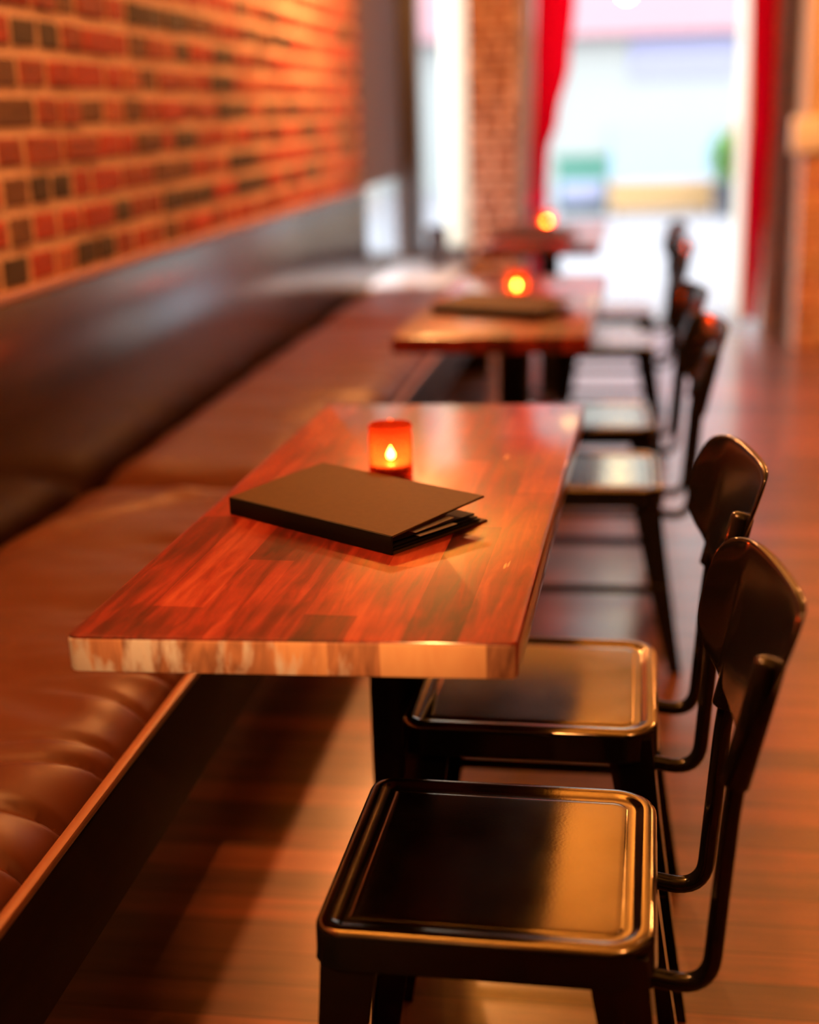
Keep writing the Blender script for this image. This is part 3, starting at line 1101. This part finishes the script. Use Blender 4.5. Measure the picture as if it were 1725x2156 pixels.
def make_chair(label):
    t = thing('metal_chair', label, 'chair', (0, 0, 0), 0, 'black metal chairs along the tables')
    cs = [(-HS, -HS), (HS, -HS), (HS, HS), (-HS, HS)]
    rd = (.034, .056, .056, .034)
    prof = [(.0045, .4035), (.0015, .4025), (-.001, .404), (0, .408), (.0004, .440), (.0012, .4445), (.0035, .4478), (.0075, .4495), (.0120, .4500),
            (.0160, .4500), (.0185, .4492), (.0210, .4478), (.0245, .4460), (.0280, .4452), (.0350, .4450), (.0362, .4452), (.0376, .4459), (.0395, .4464), (.0450, .4465), (.0700, .4465)]
    bm = bmesh.new()
    loft(bm, [[(x, y, z) for x, y in round_poly(cs, rd, i, 10)] for i, z in prof], cap_start=False)
    # inside of the apron so that the pan has thickness
    loft(bm, [[(x, y, z) for x, y in round_poly(cs, rd, i, 10)] for i, z in ((.0045, .4035), (.006, .405), (.006, .440), (.03, .4405))], cap_start=False)
    bmesh.ops.recalc_face_normals(bm, faces=bm.faces)
    for f_ in bm.faces:
        if abs(f_.normal.z) < .25 or f_.calc_center_median().z < .4425:
            f_.material_index = 1
    from_bm('seat', bm, [M_METAL, M_FRAME], t, angle=50)
    for sx in (-1, 1):
        for sy in (-1, 1):
            from_bm('leg', leg_mesh(sx, sy), M_FRAME, t, angle=30)
    for sy in (-1, 1):
        yy = sy * (HS - .012 + .016)
        bm = bmesh.new()
        sweep(bm, [(-HS + .006, yy, .205), (0, yy, .205), (HS + .014, yy, .205)], .010, .0035, 10, Vector((0, 1, 0)))
        from_bm('stretcher', bm, M_FRAME, t)
    # back bars: from under the rear apron, back and up
    BY = .102
    for sy in (-1, 1):
        y = sy * BY
        path = fillet([(HS - .03, y, .372), (HS + .058, y, .357), (HS + .0765, y, .610), (HS + .108, y, .750)], .050, 8)
        bm = bmesh.new()
        sweep(bm, path, .0105, .0115, 16)
        from_bm('back_bar', bm, M_FRAME, t, angle=60)
        # clip and screw on the rear apron
        bm = bmesh.new()
        box(bm, HS - .030, HS - .004, y - .018, y + .018, .358, .4045, bev=.003)
        from_bm('bar_clip', bm, M_FRAME, t)
    # backrest plate: outline in (y, s) on a leaning, gently curved surface
    def surf(y, s):
        z = .600 + s * .985
        x = HS + .0765 + (z - .610) * .226 + .5 * (.0104 - y * y) - (11.0 if y > 0 else 2.0) * max(0, abs(y) - .10) ** 2 - y * .16 * (z - .55) / .25
        return Vector((x - .004, y, z))
    # the plate is bent: its end away from the viewer sweeps forward and hangs lower
    near = [(0, .044), (.05, .042), (.088, .030), (.106, .032), (.111, .055), (.112, .075), (.114, .100), (.120, .125), (.130, .145), (.137, .170), (.133, .198), (.116, .215), (.06, .2205), (0, .221)]
    far = [(0, .044), (.05, .042), (.088, .032), (.108, .036), (.126, .050), (.142, .068), (.150, .090), (.152, .115), (.151, .140), (.149, .170), (.142, .200), (.122, .215), (.06, .2205), (0, .221)]

    def smooth_outline(half):
        fine = []
        for (a, b, c_, d_) in zip([half[0]] + half, half, half[1:], half[2:] + [half[-1]]):
            for k in range(4):
                q = k / 4
                fine.append(tuple(.5 * ((2 * b[i]) + (-a[i] + c_[i]) * q + (2 * a[i] - 5 * b[i] + 4 * c_[i] - d_[i]) * q * q + (-a[i] + 3 * b[i] - 3 * c_[i] + d_[i]) * q ** 3) for i in (0, 1)))
        fine.append(half[-1])
        return fine
    near, far = smooth_outline(near), smooth_outline(far)
    # strip mesh: rows across y at matching s
    bm = bmesh.new()
    smin, smax = .033, .2205
    rowsn, coln = 34, 28
    th = .0105

    def halfwidth(s, fine):
        w = 0
        for (p, q) in zip(fine, fine[1:]):
            if (p[1] - s) * (q[1] - s) <= 0 and p[1] != q[1]:
                k = (s - p[1]) / (q[1] - p[1])
                w = max(w, p[0] + (q[0] - p[0]) * k)
        return w
    fr_rows, bk_rows = [], []
    for j in range(rowsn + 1):
        k = j / rowsn
        s = .0345 + (smax - .0005 - .0345) * (1 - math.cos(k * math.pi)) / 2
        hn, hf = max(.02, halfwidth(s, near)), max(.02, halfwidth(s, far))
        fr_, bk_ = [], []
        for i in range(coln + 1):
            v = -math.cos(math.pi * i / coln)
            y = (hf if v > 0 else hn) * v
            p = surf(y, s)
            n = Vector((-1, -math.copysign(min(.5, 2.72 * max(0, abs(y) - .03)), y), .178)).normalized()
            e = min(1, math.sqrt(max(0, 1 - v ** 8))) * min(1, math.sqrt(max(0.02, 1 - (2 * k - 1) ** 12)))
            fr_.append(bm.verts.new(p + n * th * .5 * e))
            bk_.append(bm.verts.new(p - n * th * .5 * e - n * .0002))
        fr_rows.append(fr_)
        bk_rows.append(bk_)
    for rows in (fr_rows, bk_rows):
        for a, b in zip(rows, rows[1:]):
            for i in range(coln):
                bm.faces.new((a[i], a[i + 1], b[i + 1], b[i]))
    for j in range(rowsn):
        for i in (0, coln):
            bm.faces.new((fr_rows[j][i], fr_rows[j + 1][i], bk_rows[j + 1][i], bk_rows[j][i]))
    for j in (0, rowsn):
        for i in range(coln):
            bm.faces.new((fr_rows[j][i], fr_rows[j][i + 1], bk_rows[j][i + 1], bk_rows[j][i]))
    br = from_bm('backrest', bm, M_FRAME, t, angle=60)
    for sy in (-1, 1):
        y = sy * BY
        a, b = Vector((HS + .0755, y, .606)), Vector((HS + .1085, y, .752))
        d = (b - a)
        bm = bmesh.new()
        rings = []
        for s, k in ((0, .70), (.012, .95), (.03, 1), (.95, 1), (.985, .85), (1.0, .55)):
            p = a + d * s
            nx = d.normalized().cross(Vector((0, 1, 0)))
            rings.append([p + nx * .0165 * k * math.cos(q * math.pi / 8) + Vector((0, 1, 0)) * .0165 * k * math.sin(q * math.pi / 8) for q in range(16)])
        loft(bm, rings)
        from_bm('sleeve', bm, M_FRAME, br, angle=50)
        for s in (.075, .165):
            p = surf(sy * .100, s)
            bm = bmesh.new()
            lathe(bm, [(.0056, 0), (.0056, .0012), (.0040, .0022), (.0012, .0026)], 14)
            bmesh.ops.rotate(bm, verts=bm.verts, cent=(0, 0, 0), matrix=Matrix.Rotation(-math.pi / 2 + .17, 3, 'Y'))
            bmesh.ops.translate(bm, verts=bm.verts, vec=p + Vector((-.0026, 0, .0004)))
            from_bm('rivet', bm, M_FRAME, br)
    return t


ch = make_chair('black metal chair nearest the viewer, dark half-shaded seat with a golden reflection')
ch.location = (-.1375, 1.458, 0)
ch.rotation_euler = (0, 0, -.020)
dup(ch, (-.125, 1.988, 0), -.012, 'black metal chair tucked under the far half of the table in focus')
dup(ch, (-.088, 3.30, 0), .01, 'blurred metal chair at the viewer-side half of the middle table')
dup(ch, (-.100, 3.93, 0), .03, 'blurred metal chair at the far half of the middle table')
dup(ch, (-.070, 5.30, 0), .0, 'blurred metal chair at the viewer-side half of the last table')
dup(ch, (-.060, 6.15, 0), .02, 'blurred metal chair farthest away, at the far half of the last table')

# ------------------------------------------------------------------ lamps
sp = thing('added_spotlight', 'added unseen ceiling spotlight brightening the near end of the table', 'spotlight', (-.20, -.90, 2.56))  # unseen, added to light the table end and spare the floor
aim = (Vector((-.36, 1.36, .66)) - Vector((-.20, -.90, 2.56))).normalized()
q = aim.to_track_quat('-Z', 'Y').to_matrix().to_4x4()
bm = lathe(bmesh.new(), [(.030, .10), (.034, .095), (.034, -.035), (.031, -.035), (.031, .080), (.002, .082)], 28)
bmesh.ops.transform(bm, matrix=q, verts=bm.verts)
from_bm('lamp_can', bm, M_CORD, sp)
from_bm('bracket', boxes((-.005, .005, -.005, .005, .03, .19)), M_CORD, sp, smooth=False)
ld = bpy.data.lights.new('spot_beam', 'SPOT')
ld.energy = SPOT_POWER
ld.color = WARM
ld.spot_size = math.radians(13)
ld.spot_blend = .8
ld.shadow_soft_size = .025
lo = bpy.data.objects.new('spot_beam', ld)
COL.objects.link(lo)
lo.parent = sp
lo.matrix_local = Matrix.Translation(aim * .06) @ q


def pendant(x, y, z, power, label, group):
    lp = thing('globe_pendant', label, 'lamp', (x, y, z), 0, group)
    bm = bmesh.new()
    bmesh.ops.create_uvsphere(bm, u_segments=20, v_segments=12, radius=.06)
    from_bm('globe', bm, mat_emit('warm_globe_bulb', WARM, LAMP_STRENGTH * power), lp)
    from_bm('socket', lathe(bmesh.new(), [(.022, .055), (.022, .11), (.006, .12)], 16), M_BRASS, lp)
    from_bm('cord', boxes((-.004, .004, -.004, .004, .11, H - z - .01)), M_CORD, lp, smooth=False)
    from_bm('ceiling_rose', lathe(bmesh.new(), [(.05, H - z), (.05, H - z - .015), (.01, H - z - .03)], 20), M_BRASS, lp)


for (x, y, pw) in AISLE_LAMPS:
    pendant(x, y, 2.35, pw, 'unseen globe pendant lamp hanging from the ochre ceiling above the aisle', 'globe pendant lamps above the aisle')
for (y, z, pw) in BENCH_LAMPS:
    pendant(-.90, y, z, pw, 'unseen globe pendant lamp hanging from the ochre ceiling above the bench', 'globe pendant lamps above the bench')
